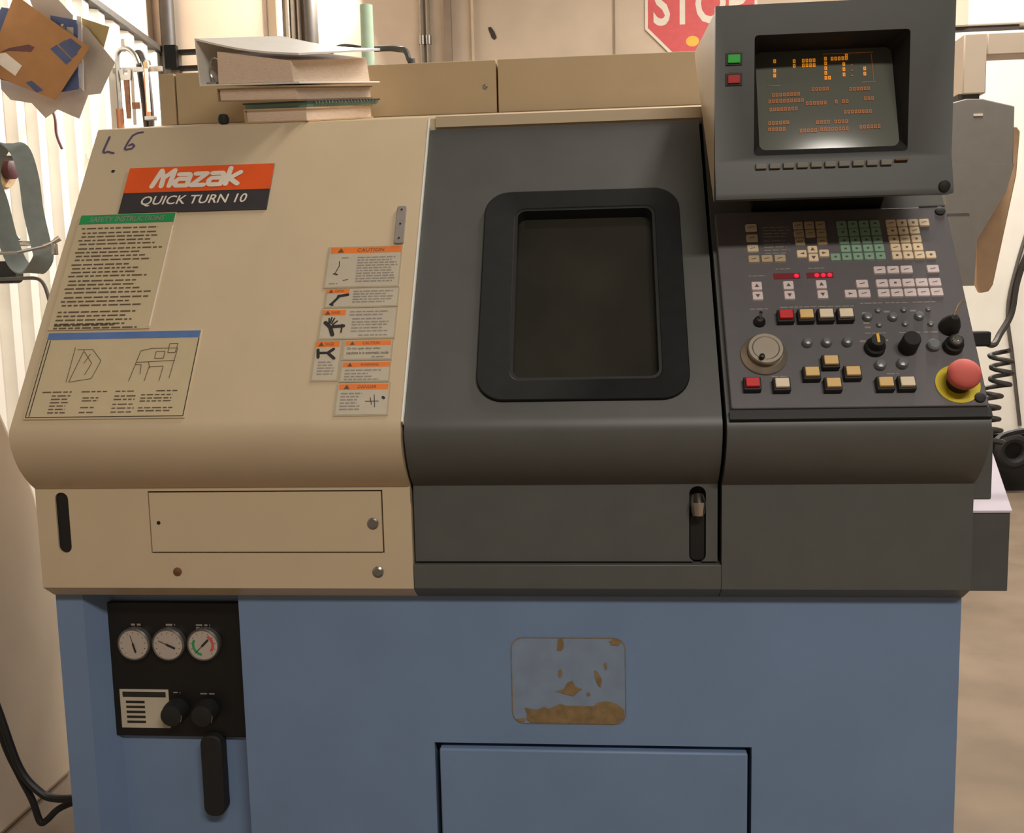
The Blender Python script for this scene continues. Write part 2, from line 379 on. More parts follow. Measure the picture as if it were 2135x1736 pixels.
# rear cover panels
for x0, x1 in ((-.022, .016), (.020, .828), (.832, 1.70)):
    obj('rear_panel', MB().box(x0, x1, .724, 1.0, 1.8065, 1.932), 'rear_beige', LAT, bevel=.002)
obj('rear_screw', MB().lathe(.80, 1.868, [(.006,0),(.006,.002),(.004,.004)], 14), 'steel', LAT, FR(.724))
# electrical box on the far side
eb = obj('electrical_box', MB().xprism([(.401,.70),(.401,.874),(.62,1.08),(1.0,1.08),(1.0,.70)], 1.7175, 1.945), 'grey_paint', LAT, bevel=.002)
obj('box_lid', MB().xprism([(.398,.8745),(.398,.879),(.618,1.085),(1.0,1.085),(1.0,1.0805),(.62,1.0805)], 1.7175, 1.947), 'lilac_metal', LAT, label='pale lilac sloping lid')

# ---- signs and labels on the slope
bp = obj('brand_plate', MB().box(.097,.407,.479,.598,0,.003), 'charcoal_print', LAT, SL, bevel=.001, label='orange and charcoal maker plate')
obj('orange_band', MB().box(.0972,.4068,.531,.5978,.003,.0034), 'orange_print', bp, SL)
def logo(mb, x, y, h, w, z):
    G_ = {'M':([[(0,0),(.2,1),(.42,.5),(.46,0)],[(.42,.5),(.85,1),(.85,0)]],1.1), 'a':([[(.05,.72),(.55,.72),(.62,.62),(.62,0)],[(.62,.42),(.1,.42),(0,.3),(0,.1),(.1,0),(.62,0)]],.82),
          'z':([[(.05,.72),(.6,.72),(.02,0),(.62,0)]],.82), 'k':([[(.05,0),(.05,1)],[(.6,.72),(.15,.36),(.62,0)]],.7)}
    tot = sum(G_[c][1] for c in 'Mazak')-.15; px = 0
    for c in 'Mazak':
        for pl in G_[c][0]: mb.stroke([(x+(px+a)/tot*w+.12*bb*h, y+bb*h) for a, bb in pl], .011, z)
        px += G_[c][1]
    return mb
obj('maker_lettering', logo(MB(), .155, .546, .042, .178, .0037), 'white_print', bp, SL)
obj('model_lettering', text_mesh('QUICK TURN 10', .14, .494, .222, .027, .0034, .18, .012), 'white_print', bp, SL)
ss = obj('safety_sign', MB().box(.019,.221,.200,.478,0,.003), 'sign_face', LAT, SL, bevel=.0008)
obj('sign_header', MB().box(.021,.219,.453,.476,.003,.0034), 'green_print', ss, SL)
obj('header_lettering', text_mesh('SAFETY INSTRUCTIONS', .042, .458, .156, .013, .0037, .1, .01), 'faded_print', ss, SL)
tx = MB(); y = .440
for k in range(20):
    word_lines(tx, .034 if k%3 else .03, .208, [y], .0034, .0034, 1.0 if k%3 else .9, .0035, (.006,.022)); y -= .0092 if k%4 else .0115
y -= .006
for k in range(5): word_lines(tx, .03, .205, [y], .0034, .0034, 1.0, .0035, (.006,.022)); y -= .0092
word_lines(tx, .03, .15, [.208], .0045, .0034, 1.1, .003, (.01,.02))
obj('sign_text', tx, 'black_print', ss, SL)
obj('sign_edge', MB().box(.2185,.2215,.205,.445,.003,.0036), 'white_print', ss, SL)
ds = obj('diagram_sign', MB().box(.022,.325,.008,.195,0,.003), 'sign_face', LAT, SL, bevel=.0008)
obj('sign_header', MB().box(.0245,.3225,.178,.193,.003,.0034), 'blue_print', ds, SL)
dl = MB()
for q in ([(.026,.012),(.322,.012)],[(.322,.012),(.322,.177)],[(.026,.012),(.026,.177)],[(.032,.014),(.032,.176)]): dl.stroke(q, .0016, .0034, False)
obj('sign_border', dl, 'ink_dark', ds, SL)
dg = MB(); W_ = .0013
for q in ([(.085,.085),(.085,.16)],[(.09,.155),(.12,.155),(.142,.13),(.132,.092),(.09,.085),(.104,.155)],[(.105,.15),(.125,.125),(.117,.10)],[(.11,.125),(.118,.145)],
          [(.205,.085),(.215,.15),(.235,.155),(.285,.155),(.285,.15)],[(.268,.165),(.284,.165),(.282,.145),(.268,.145),(.268,.165)],[(.245,.148),(.262,.148),(.262,.133),(.245,.133),(.245,.148)],
          [(.21,.125),(.285,.128)],[(.235,.085),(.238,.115),(.265,.116),(.263,.085)],[(.21,.12),(.222,.12),(.224,.1)],[(.285,.15),(.281,.09)],[(.235,.125),(.24,.112)]):
    dg.stroke(q, W_, .0034, False)
for c0, c1, ys in ((.045,.10,[.063]),(.12,.165,[.063]),(.185,.225,[.063]),(.262,.30,[.063]),(.065,.10,[.055,.048,.041,.034,.027,.02]),(.125,.155,[.05,.044,.03,.02]),(.185,.225,[.053,.046,.036,.028,.02]),(.235,.30,[.055,.048,.042,.028,.022])):
    word_lines(dg, c0, c1, ys, .0024, .0034, 1.1, .003, (.006,.018))
obj('line_drawing', dg, 'black_print', ds, SL)
def warning(x0, x1, v0, v1, hx0, hx1, hv0, hv1, word, lines, pict=None, plain=None):
    w = obj('warning_label', MB().box(x0,x1,v0,v1,0,.0016), 'label_clear', LAT, SL)
    obj('label_paper', MB().box(x0+.003,x1-.003,v0+.003,v1-.002,.0016,.0018), 'label_face', w, SL)
    obj('label_header', MB().box(hx0,hx1,hv0,hv1,.0018,.002), 'label_orange', w, SL)
    hw = hx1-hx0; hh = hv1-hv0
    obj('header_lettering', text_mesh(word, hx0+hw*.38, hv0+hh*.22, hw*.38, hh*.56, .0023, .1), 'rust', w, SL)
    obj('alert_triangle', MB().flat([(hx0+hw*.1,hv0+hh*.15),(hx0+hw*.1+hh*.9,hv0+hh*.15),(hx0+hw*.1+hh*.45,hv0+hh*.9)], .0023), 'black_print', w, SL)
    t = MB()
    for a, b_, ys in lines: word_lines(t, a, b_, ys, .0026, .0021, 1.0, .002, (.005,.015))
    if t.v: obj('label_text', t, 'faded_print', w, SL)
    if pict:
        p = MB()
        for q, ww in pict: p.stroke(q, ww, .0022)
        obj('pictogram', p, 'ink_dark', w, SL)
    if plain:
        for txt, a, b_, ww in plain: obj('label_text', text_mesh(txt, a, b_, ww, .0062, .0022, .15, .01), 'black_print', w, SL)
    return w
warning(.546,.692,.283,.380,.551,.690,.364,.378,'CAUTION',[(.606,.686,[.352-.0062*i for i in range(10)]),(.575,.592,[.352]),(.556,.575,[.292])],[([(.566,.318),(.572,.335),(.571,.345)],.0016),([(.563,.316),(.57,.314)],.003),([(.583,.30),(.592,.302)],.0015)])
warning(.5525,.694,.238,.282,.554,.598,.271,.2805,'CAUTION',[(.606,.688,[.273-.006*i for i in range(5)])],[([(.566,.246),(.574,.256),(.58,.264)],.005),([(.578,.264),(.596,.267)],.006),([(.564,.246),(.569,.244)],.004)])
warning(.549,.694,.168,.237,.552,.596,.221,.233,'DANGER',[(.604,.688,[.227,.220]),(.61,.68,[.211,.204,.198,.191,.184]),(.625,.685,[.175])],[([(.56,.205),(.57,.195),(.576,.178)],.008),([(.567,.203),(.566,.214)],.003),([(.569,.204),(.571,.216)],.003),([(.572,.203),(.576,.214)],.003),([(.574,.2),(.582,.208)],.003),([(.575,.196),(.595,.197)],.007),([(.592,.2),(.592,.183)],.003)])
warning(.546,.597,.079,.166,.548,.592,.152,.164,'DANGER',[(.556,.588,[.118-.0062*i for i in range(5)])],[([(.553,.146),(.555,.13)],.006),([(.555,.139),(.573,.139)],.005),([(.572,.139),(.582,.147)],.006),([(.574,.137),(.585,.127)],.006)])
warning(.599,.692,.1225,.167,.603,.688,.154,.164,'CAUTION',[(.655,.685,[.128])],None,[('Do not open door when',.607,.144,.062),('machine is in automatic mode',.607,.135,.078)])
warning(.599,.692,.0765,.1215,.603,.690,.108,.118,'WARNING',[(.608,.685,[.1]),(.608,.66,[.093,.087]),(.608,.682,[.081])])
warning(.597,.695,.008,.0755,.601,.691,.061,.0725,'DANGER',[(.606,.645,[.052-.0064*i for i in range(6)])],[([(.66,.045),(.664,.03)],.0012),([(.652,.037),(.676,.037)],.0012),([(.683,.045),(.685,.043)],.005),([(.667,.05),(.67,.025)],.0012)])
tb = obj('pull_tab', MB().prism(rr(.674,.693,.383,.475,.004), 0, .005), 'faded_print', LAT, SL, bevel=.001, label='slim grey plate with tiny screws')
for v in (.465,.43,.395): obj('tab_screw', MB().cyl(.6835,v,.0022,.005,.0058,10), 'ink_dark', tb, SL)
mk = MB().stroke([(.031,.690),(.027,.66),(.026,.649),(.03,.646),(.036,.649),(.046,.645),(.05,.644)], .005, .0006).stroke([(.103,.700),(.092,.699),(.082,.692),(.076,.675),(.072,.656),(.076,.652),(.088,.655),(.092,.662),(.086,.668),(.08,.664)], .0045, .0006)
obj('marker_writing', mk, 'violet_marker', fc, SL, label='faint violet marker letters')

# ---- control panel
P = .015
cp = obj('control_panel', MB().prism(rr(1.290,1.712,.006,.425,.004,3), .0, P), 'panel_grey', LAT, SL, bevel=.0015)
obj('panel_lip', MB().box(1.287,1.716,-.012,.0055,-.004,.010), 'black', LAT, SL)
def keymesh(w, h, t): return MB().prism(rr(-w/2,w/2,-h/2,h/2,.0018,2), 0, t, rr(-w/2+.0008,w/2-.0008,-h/2+.0008,h/2-.0008,.0015,2)).mesh('key')
KM = {}
def key(x, v, m, w=.0182, h=.0165, glyph=None, name='key', t=.003):
    k_ = (w, h, m, t)
    if k_ not in KM: KM[k_] = keymesh(w, h, t); KM[k_].materials.append(MATS[m])
    o = obj(name, KM[k_], None, cp, SL @ T((x, v, P)))
    return o
GLY = MB()
def glyph(x, v, kind):
    z = P+.0033
    if kind == 'dot': GLY.flat([(x+.0028*math.cos(t*1.05), v+.0024*math.sin(t*1.05)) for t in range(6)], z)
    elif kind == 'up': GLY.flat([(x-.004,v-.003),(x+.004,v-.003),(x,v+.0045)], z)
    elif kind == 'dn': GLY.flat([(x-.004,v+.003),(x,v-.0045),(x+.004,v+.003)], z)
    elif kind == 'lf': GLY.flat([(x+.004,v-.0025),(x+.004,v+.0025),(x-.004,v)], z)
    elif kind == 'rt': GLY.flat([(x-.004,v-.0025),(x+.004,v),(x-.004,v+.0025)], z)
    elif kind == 'ln': GLY.stroke([(x-.005,v-.001),(x+.004,v+.001)], .0013, z, False)
for x, v in ((1.354,.387),(1.354,.363),(1.353,.339)): key(x, v, 'key_beige', .021, .0165); glyph(x, v, 'ln')
for x in (1.353,1.3765,1.400): key(x, .315, 'key_tan', .0205, .0165); glyph(x, .315, 'ln')
for x, v in [(1.44+.0203*i, vv) for i in range(3) for vv in (.389,.370)]+[(1.44,.3515),(1.48,.3515)]: key(x, v, 'key_tan'); glyph(x, v, 'ln')
for x, v, g in ((1.44,.324,'lf'),(1.46,.333,'up'),(1.48,.324,'rt'),(1.46,.3145,'dn')): key(x, v, 'key_cream'); glyph(x, v, g)
for i in range(4):
    for v in (.388,.370,.351,.3325,.3145): key(1.519+.02*i, v, 'key_green'); glyph(1.519+.02*i, v, 'dot')
key(1.499, .3145, 'key_green'); glyph(1.499, .3145, 'dot')
for i in range(4):
    for j, v in enumerate((.388,.370,.351,.3325,.3145)):
        if i < 3 or j in (0, 4): key(1.608+.0198*i, v, 'key_cream'); glyph(1.608+.0198*i, v, 'dot' if (i+j)%3 else 'ln')
for x in (1.573,1.5965,1.620,1.666): key(x, .2835, 'key_white', .0215, .0165); glyph(x, .2835, 'ln')
for i in range(5):
    for v in (.2545,.2335): key(1.573+.0229*i, v, 'key_white', .0215, .0175); glyph(1.573+.0229*i, v, 'dot' if (i, v) == (1, .2545) else 'ln')
for x, v in ((1.5385,.2545),(1.516,.2335),(1.5395,.2335)): key(x, v, 'key_white', .0215, .0175); glyph(x, v, 'rt' if x < 1.53 else 'ln')
for x in (1.353,1.409,1.467): key(x, .255, 'key_white', .019, .0185); glyph(x, .255, 'up'); key(x, .2335, 'key_white', .019, .0185); glyph(x, .2335, 'dn')
obj('key_legends', GLY, 'black_print', cp, SL)
for x0, lit in ((1.385,(3,)),(1.444,(1,2,3))):
    obj('readout_window', MB().box(x0,x0+.047,.270,.282,P,P+.001), 'led_dim', cp, SL)
    for i in lit: obj('readout_digit', MB().prism([(x0+.006+.0115*i+.0042*math.cos(t*.785), .276+.0042*math.sin(t*.785)) for t in range(8)], P+.001, P+.0016), 'led_red', cp, SL)
def pushbutton(x, v, m):
    o = obj('push_button', MB().box(x-.0145,x+.0145,v-.0125,v+.0125,P,P+.012), 'black', cp, SL, bevel=.001)
    return o, m, x, v
caps = []
for x, v, m in ((1.396,.184,'button_red'),(1.431,.184,'button_amber'),(1.465,.184,'button_ivory'),(1.499,.184,'button_ivory'),(1.327,.048,'button_red'),(1.376,.046,'button_ivory'),
                (1.428,.067,'button_amber'),(1.462,.089,'button_amber'),(1.496,.067,'button_amber'),(1.461,.045,'button_amber'),(1.547,.045,'button_amber'),(1.582,.045,'button_ivory')):
    pushbutton(x, v, m); obj('button_cap', MB().box(x-.0115,x+.0115,v-.0085,v+.0085,P+.012,P+.0185), m, cp, SL, bevel=.0012)
obj('handwheel_base', MB().lathe(1.353,.110,[(.0405,P),(.040,P+.004),(.031,P+.012),(.030,P+.012)],40), 'dial_metal', cp, SL)
obj('handwheel', MB().lathe(1.353,.110,[(.029,P+.012),(.0305,P+.022),(.029,P+.025),(.0235,P+.025),(.0225,P+.0235),(.0215,P+.025),(.0005,P+.025)],40), 'dial_metal', cp, SL)
obj('handwheel_grip', MB().lathe(1.344,.090,[(.0045,P+.024),(.005,P+.031),(.004,P+.034),(.001,P+.035)],14), 'black', cp, SL)
for x in (1.429,1.462,1.497): obj('indicator_lamp', MB().lathe(x,.132,[(.009,P),(.009,P+.005),(.0065,P+.010),(.002,P+.0115)],18), 'lens_grey', cp, SL)
for x, v, r in ((1.538,.183,.0085),(1.581,.182,.0085),(1.626,.183,.0085),(1.558,.197,.0052),(1.602,.197,.0052),(1.644,.197,.0045),(1.556,.167,.0052),(1.600,.168,.0052),(1.643,.167,.0052),(1.546,.085,.010),(1.583,.087,.010)):
    obj('indicator_lamp', MB().lathe(x,v,[(r,P),(r,P+r*.5),(r*.75,P+r*1.0),(r*.2,P+r*1.15)],16), 'lens_grey', cp, SL)
obj('toggle_base', MB().lathe(1.351,.178,[(.011,P),(.010,P+.006),(.006,P+.012)],16), 'black', cp, SL)
obj('toggle_lever', MB().tube([(1.351,.178,P+.01),(1.351,.184,P+.024)], [.002,.0032], 10), 'chrome', cp, SL)
obj('selector_knob', MB().lathe(1.5415,.120,[(.018,P),(.017,P+.010),(.0135,P+.012),(.012,P+.028),(.011,P+.029)],24), 'black', cp, SL)
obj('selector_pointer', MB().box(1.539,1.5435,.114,.131,P+.0288,P+.031), 'marker_yellow', cp, SL)
obj('override_knob', MB().lathe(1.597,.120,[(.016,P),(.015,P+.03),(.0135,P+.033),(.0005,P+.033)],28), 'black_rubber', cp, SL)
obj('key_switch', MB().lathe(1.640,.122,[(.0115,P),(.011,P+.008),(.008,P+.011),(.002,P+.011)],20), 'lens_grey', cp, SL)
obj('lock_barrel', MB().lathe(1.672,.120,[(.017,P),(.016,P+.012),(.0125,P+.014),(.012,P+.024),(.0105,P+.025)],24), 'black', cp, SL)
obj('lock_face', MB().lathe(1.672,.120,[(.009,P+.025),(.008,P+.027),(.004,P+.0272),(.003,P+.0262)],20), 'chrome', cp, SL)
obj('toggle_boot', MB().lathe(1.673,.160,[(.018,P),(.017,P+.01),(.011,P+.026),(.006,P+.034)],20), 'black_rubber', cp, SL)
obj('toggle_lever', MB().tube([(1.673,.163,P+.03),(1.677,.173,P+.046),(1.684,.180,P+.054)], [.003,.0026,.0032], 10), 'chrome', cp, SL)
es = obj('estop_collar', MB().lathe(1.668,.047,[(.0365,P),(.0365,P+.0015),(.018,P+.0018),(.017,P+.0018)],36), 'estop_yellow', cp, SL)
obj('estop_stem', MB().lathe(1.668,.047,[(.019,P+.0018),(.0185,P+.02),(.016,P+.022)],24), 'black', cp, SL)
obj('estop_head', MB().lathe(1.668,.047,[(.017,P+.02),(.0255,P+.026),(.0272,P+.034),(.0255,P+.041),(.019,P+.0455),(.008,P+.048),(.0008,P+.0485)],32), 'estop_red', cp, SL, sharp=60)
for x, v in ((1.699,.020),(1.7,.413)): obj('panel_bolt', MB().lathe(x,v,[(.009,P),(.009,P+.004),(.006,P+.0055)],18), 'black_rubber', cp, SL)
obj('metal_tab', MB().box(1.665,1.712,.4255,.4285,P-.006,P+.001), 'chrome', cp, SL)
obj('metal_tab', MB().box(1.7125,1.752,.402,.409,P-.004,P-.001), 'chrome', cp, SL)
lg = MB()
for x0, x1, v in ((1.337,1.37,.205),(1.39,1.50,.2075),(1.53,1.565,.2125),(1.573,1.61,.2125),(1.62,1.66,.2125),(1.53,1.565,.150),(1.588,1.618,.150),(1.63,1.655,.150),(1.39,1.415,.291),(1.448,1.475,.291),(1.34,1.37,.277),(1.362,1.39,.066),(1.555,1.575,.068)):
    word_lines(lg, x0, x1, [v], .0022, P+.0004, 1.2, .002, (.005,.014))
for v in (.386,.379,.372,.365,.355,.348,.341,.334,.327): word_lines(lg, 1.374, 1.425, [v], .002, P+.0004, 1.0, .003, (.008,.018))
for x, v in ((1.535,.193),(1.573,.195),(1.618,.196),(1.535,.172),(1.536,.163),(1.524,.135),(1.562,.136)): lg.flat([(x-.005,v-.002),(x+.005,v-.002),(x+.005,v+.002),(x-.005,v+.002)], P+.0004)
obj('panel_lettering', lg, 'faded_print', cp, SL)['kind'] = 'stuff'

# ---- monitor
MF = FR(.035)
mon = obj('monitor_housing', cut(MB().xprism([(.050,1.519),(.075,1.519),(.405,1.842),(.41,1.858),(.05,1.842)], 1.276, 1.672),
    [(MB().xprism([(.03,1.59),(.062,1.59),(.135,1.796),(.03,1.796)], 1.338, 1.602), I4)]), 'beige_paint', LAT)
obj('monitor_mount', MB().xprism([(.12,1.566),(.34,1.78),(.36,1.731),(.2,1.5)], 1.36, 1.60), 'black', LAT)
fp = cut(MB().xprism([(.0495,1.517),(.020,1.517),(.020,1.527),(.035,1.582),(.035,1.845),(.0495,1.845)], 1.2735, 1.6735),
         [(MB().prism(rr(1.340,1.600,1.592,1.794,.006,3), -.025, .02, None), MF)])
plate = obj('monitor_plate', fp, 'monitor_grey', mon)
ou = rr(1.340,1.600,1.592,1.794,.006,4); inn = rr(1.352,1.590,1.603,1.783,.012,4)
# recessed bezel sloping to the tube face
def sdep(z): return -.012-.066*(z-1.602)/.182
bz = MB(); n = len(ou); bz.add([(a,b_,-.0002) for a,b_ in ou]+[(a,b_,sdep(b_)-.0003) for a,b_ in inn], [(i,(i+1)%n,n+(i+1)%n,n+i) for i in range(n)])
obj('screen_bezel', bz, 'black_rubber', mon, MF)
scr = MB(); nx, ny = 18, 14; vs = []; fs = []
def scr_z(a, b_): return sdep(1.602+b_*.182)+.005*(1-(2*a-1)**2)*(1-(2*b_-1)**2)
for j in range(ny+1):
    for i in range(nx+1):
        a, b_ = i/nx, j/ny; vs.append((1.351+a*.240, 1.602+b_*.182, scr_z(a, b_)))
for j in range(ny):
    for i in range(nx): fs.append((j*(nx+1)+i, j*(nx+1)+i+1, (j+1)*(nx+1)+i+1, (j+1)*(nx+1)+i))
scr.add(vs, fs); screen = obj('screen', scr, 'crt_glass', mon, MF, sharp=80)
def on_scr(mb, x0, x1, z0, z1):
    f_ = (z0-1.602)/.182; x0 += .012*f_; x1 += .012*f_; z0 += .011*f_; z1 += .011*f_
    c = [(x0,z0),(x1,z0),(x1,z1),(x0,z1)]
    return mb.add([(a, b_, scr_z((a-1.351)/.240, (b_-1.602)/.182)+.0012) for a, b_ in c], [(0,1,2,3)])
tb_, td_ = MB(), MB(); ch = .0062
def rowtext(mb, x, z, n, p=.0062):
    for i in range(n):
        if random.random() < .96:
            xx = x+i*p; on_scr(mb, xx, xx+.0046, z, z+.002); on_scr(mb, xx, xx+.0017, z+.002, z+.0066); on_scr(mb, xx+.003, xx+.0046, z+.002, z+.0066); on_scr(mb, xx+.0017, xx+.003, z+.0046, z+.0066)
for i in range(4): rowtext(tb_, 1.374, 1.7525-i*.0085, 1)
for i, nn in enumerate((5,5)): rowtext(tb_, 1.408, 1.751-i*.0085, 1); rowtext(tb_, 1.424, 1.751-i*.0085, nn-1)
for i, nn in enumerate((1,1,1,1,2)): rowtext(tb_, 1.4625, 1.753-i*.0085, nn)
rowtext(tb_, 1.474, 1.7525, 5); rowtext(tb_, 1.499, 1.757, 1)
for i in range(3): rowtext(tb_, 1.494, 1.742-i*.0092, 1); on_scr(td_, 1.508, 1.512, 1.742-i*.0092, 1.744-i*.0092)
for i in range(2): rowtext(tb_, 1.530, 1.733-i*.0092, 1)
obj('screen_text', tb_, 'amber_text', mon, MF)['kind'] = 'stuff'
for x0, x1, z0, z1 in ((1.363,1.55,1.7125,1.7135),(1.46,1.548,1.764,1.765),(1.547,1.548,1.7135,1.764)): on_scr(td_, x0, x1, z0, z1)
for x, z, n_ in ((1.44,1.700,5),(1.505,1.698,6),(1.372,1.693,8),(1.366,1.682,10),(1.43,1.676,7),(1.48,1.677,4),(1.53,1.681,3),(1.368,1.668,8),(1.495,1.659,8),(1.366,1.645,7),(1.448,1.643,9),(1.366,1.634,6),(1.42,1.630,5),(1.455,1.631,8),(1.522,1.633,6)):
    rowtext(td_, x, z, n_)
obj('screen_text', td_, 'amber_dim', mon, MF)['kind'] = 'stuff'
for z, m in ((1.756,'lamp_green'),(1.722,'lamp_red')):
    obj('switch_frame', MB().box(1.291,1.319,z-.010,z+.010,0,.002), 'black', mon, MF)
    obj('lit_switch', MB().box(1.2945,1.3155,z-.007,z+.007,.002,.005), m, mon, MF, bevel=.001)
    obj('switch_legend', MB().box(1.297,1.313,z+.012,z+.014,.0,.0004), 'rust', mon, MF)
for i in range(10):
    x = 1.352+i*.0235; obj('soft_key', MB().box(x-.0095,x+.0095,1.5685,1.578,-.002,.009), 'pod_grey', mon, MF, bevel=.0012)
obj('monitor_badge', MB().box(1.578,1.60,1.5755,1.578,.0,.0085), 'rust', mon, MF)
obj('monitor_bolt', MB().lathe(1.658,1.529,[(.0095,.012),(.0095,.018),(.006,.02)],18), 'black_rubber', mon, MF)

# ------------------------------------------------------------------ books on the deck
DZ = .0006
BK = T((.447, .352, 1.7355)) @ Matrix.Rotation(math.atan(.19), 4, 'X') @ Matrix.Rotation(math.radians(-27), 4, 'Z')   # on the sloping deck: -x along page ends, +y along fore-edge
def book(name, label, w, l, t, z, cm_, pm, ang=0, off=(0, 0), tilt=0):
    M = BK @ T((off[0], off[1], z)) @ Matrix.Rotation(math.radians(ang), 4, 'Z') @ Matrix.Rotation(math.radians(tilt), 4, 'Y')
    e = thing(name, tuple(M @ Vector((-w/2, l/2, 0))), label, 'book', 'books stacked on the lathe')
    c = .003
    obj('cover', MB().box(-w,.0,0,l,0,c), cm_, e, M); obj('cover', MB().box(-w,.0,0,l,t-c,t), cm_, e, M)
    obj('spine', MB().box(-w-.003,-w,0,l,0,t), cm_, e, M)
    obj('pages', MB().box(-w+.002,-.004,.003,l-.003,c,t-c), pm, e, M); return e
book('manual', 'thick tan paperback manual at the bottom of the pile on the lathe', .175, .23, .029, DZ, 'cover_tan', 'page_edges', 2, (.016, 0))
M = BK @ T((.006, .004, DZ+.0296)) @ Matrix.Rotation(math.radians(-2), 4, 'Z')
nb = thing('spiral_notebook', tuple(M @ Vector((-.1,.12,0))), 'teal spiral notebook with dark cover squeezed in the book pile', 'notebook', 'books stacked on the lathe')
obj('pages', MB().box(-.19,0,.01,.24,0,.009), 'teal_paper', nb, M); obj('cover', MB().box(-.193,.004,.006,.242,.0092,.0125), 'cover_dark', nb, M)
for i in range(20): obj('spiral_ring', MB().tube([(.004+.004*math.cos(t), .03+i*.0102, .0062+.006*math.sin(t)) for t in [k*.785 for k in range(8)]], .0008, 5, True), 'steel', nb, M)
book('manual', 'tan manual with brown covers directly under the white ring binder', .235, .25, .028, DZ+.0426, 'cover_brown', 'page_edges', 0, (-.006, .0), 1.2)
# ring binder: covers hinged on a tall spine, lid slanting down to the fore-edge
w, l = .278, .258; h0, h1 = .096, .056
M = BK @ T((-.006, -.004, DZ+.0762)) @ Matrix.Rotation(math.radians(1.2), 4, 'Y')
rb = thing('ring_binder', tuple(M @ Vector((-w/2,l/2,0))), 'fat white ring binder lying open-ended on top of the book pile', 'binder')
obj('bottom_cover', MB().box(-w,.016,-.004,l+.006,0,.004), 'cover_white', rb, M, bevel=.001)
lid = MB(); N = 14; vs = []
for i in range(N+1):
    t = i/N; x = -w+t*(w+.022); z = h0+(h1-h0)*t-.007*math.sin(math.pi*t)
    vs += [(x,-.004,z),(x,l+.006,z+.014),(x,l+.006,z+.018),(x,-.004,z+.004)]
lid.add(vs, [q for i in range(N) for a in [4*i] for q in ((a,a+4,a+5,a+1),(a+1,a+5,a+6,a+2),(a+2,a+6,a+7,a+3),(a+3,a+7,a+4,a))]+[(0,1,2,3),(4*N+3,4*N+2,4*N+1,4*N)])
obj('top_cover', lid, 'cover_white', rb, M)
obj('spine', MB().box(-w-.004,-w,-.004,l+.006,0,h0+.004), 'cover_white', rb, M)
obj('ring_plate', MB().box(-w+.004,-w+.034,.01,l-.01,.004,.008), 'steel', rb, M)
for yy in (.02,.13,.24):
    obj('ring', MB().tube([(-w+.028+.020*math.cos(t), yy, .034+.026*math.sin(t)) for t in [k*.524 for k in range(12)]], .002, 6, True), 'chrome', rb, M)
pgs = MB().add([(-w+.05,.002,.0045),(-.004,.002,.0045),(-.010,.002,.046),(-w+.056,.002,.071),(-w+.05,l-.006,.0045),(-.004,l-.006,.0045),(-.010,l-.006,.055),(-w+.056,l-.006,.08)],
               [(3,2,1,0),(4,5,6,7),(0,1,5,4),(1,2,6,5),(2,3,7,6),(3,0,4,7)])
obj('pages', pgs, 'page_edges', rb, M)
PB = T((.262,.395,1.7355)) @ Matrix.Rotation(math.atan(.19), 4, 'X') @ T((0,0,.0085))
tag(obj('rubber_plug', MB().lathe(0,0,[(.006,0),(.011,.003),(.012,.012),(.009,.02),(.003,.022)],16), 'black_rubber', None, PB), 'small black round plug beside the tan manual on the lathe', 'plug')

# ------------------------------------------------------------------ back wall things
BW = FR(YB)
sg = thing('stop_sign', (1.815, YB, 3.32), 'red octagonal stop sign with white letters fixed to the concrete wall', 'sign')
R8 = .381/math.cos(math.pi/8)
def octo(s): return [(1.815+R8*s*math.cos(math.radians(22.5+45*i)), 3.325+R8*s*math.sin(math.radians(22.5+45*i))) for i in range(8)]
obj('sign_plate', MB().prism(octo(1), .006, .014), 'white_print', sg, BW)
obj('red_field', MB().prism(octo(.95), .014, .0146), 'stop_red', sg, BW)
obj('lettering', text_mesh('STOP', 1.49, 3.185, .64, .275, .0152, 0, .02), 'white_print', sg, BW)
obj('bracket', MB().box(1.7,1.93,3.2,3.26,.0,.006), 'steel', sg, BW)
obj('price_dot', MB().prism([(1.758+.045*math.cos(t*.524), 3.075+.036*math.sin(t*.524)) for t in range(12)], .0146, .0152), 'marker_yellow', sg, BW, label='round yellow sticker')
def vpipe(name, x, r, m, label, z0=0.0, z1=5.1, y=None, group=None, lean=0.0):
    y = YB-r-.003 if y is None else y
    return tag(obj(name, MB().tube([(x-lean*z0,y,z0),(x+lean*(z1-z0)-lean*z0,y,z1)], r, 12), m), label, 'pipe', group)
tag(obj('corner_pipe', MB().tube([(-1.955,YB-.06,0),(-1.955,YB-.06,5.1)], .05, 14), 'pipe_dark'), 'thick dark vertical pipe in the corner of the two walls', 'pipe')
vpipe('bright_conduit', -1.146, .022, 'white_gloss', 'slim bright white vertical conduit on the concrete wall')
for x, r, lb in ((-1.085,.016,'slimmest grey conduit, right beside the bright white conduit'),(-1.045,.018,'middle one of three bunched grey conduits on the concrete wall'),(-1.0,.018,'grey conduit of the bunch nearest the wide dark duct')): vpipe('wall_conduit', x, r, 'pipe_grey', lb, group='three bunched grey conduits')
vpipe('wide_duct', -.91, .048, 'pipe_dark', 'wide dark vertical duct right of the bunched grey conduits')
for x, lb in ((-.128,'thin coupled conduit of the close pair farther from the dark upright channel'),(-.082,'thin coupled conduit of the close pair next to the dark upright channel')):
    o = thing('coupled_conduit', (x,YB,0), lb, 'pipe', 'pair of thin coupled conduits')
    obj('tube', MB().tube([(x,YB-.02,0),(x,YB-.02,5.1)], .016, 10), 'pipe_grey', o); obj('coupling', MB().tube([(x,YB-.02,3.13),(x,YB-.02,3.19)], .022, 12), 'steel', o)
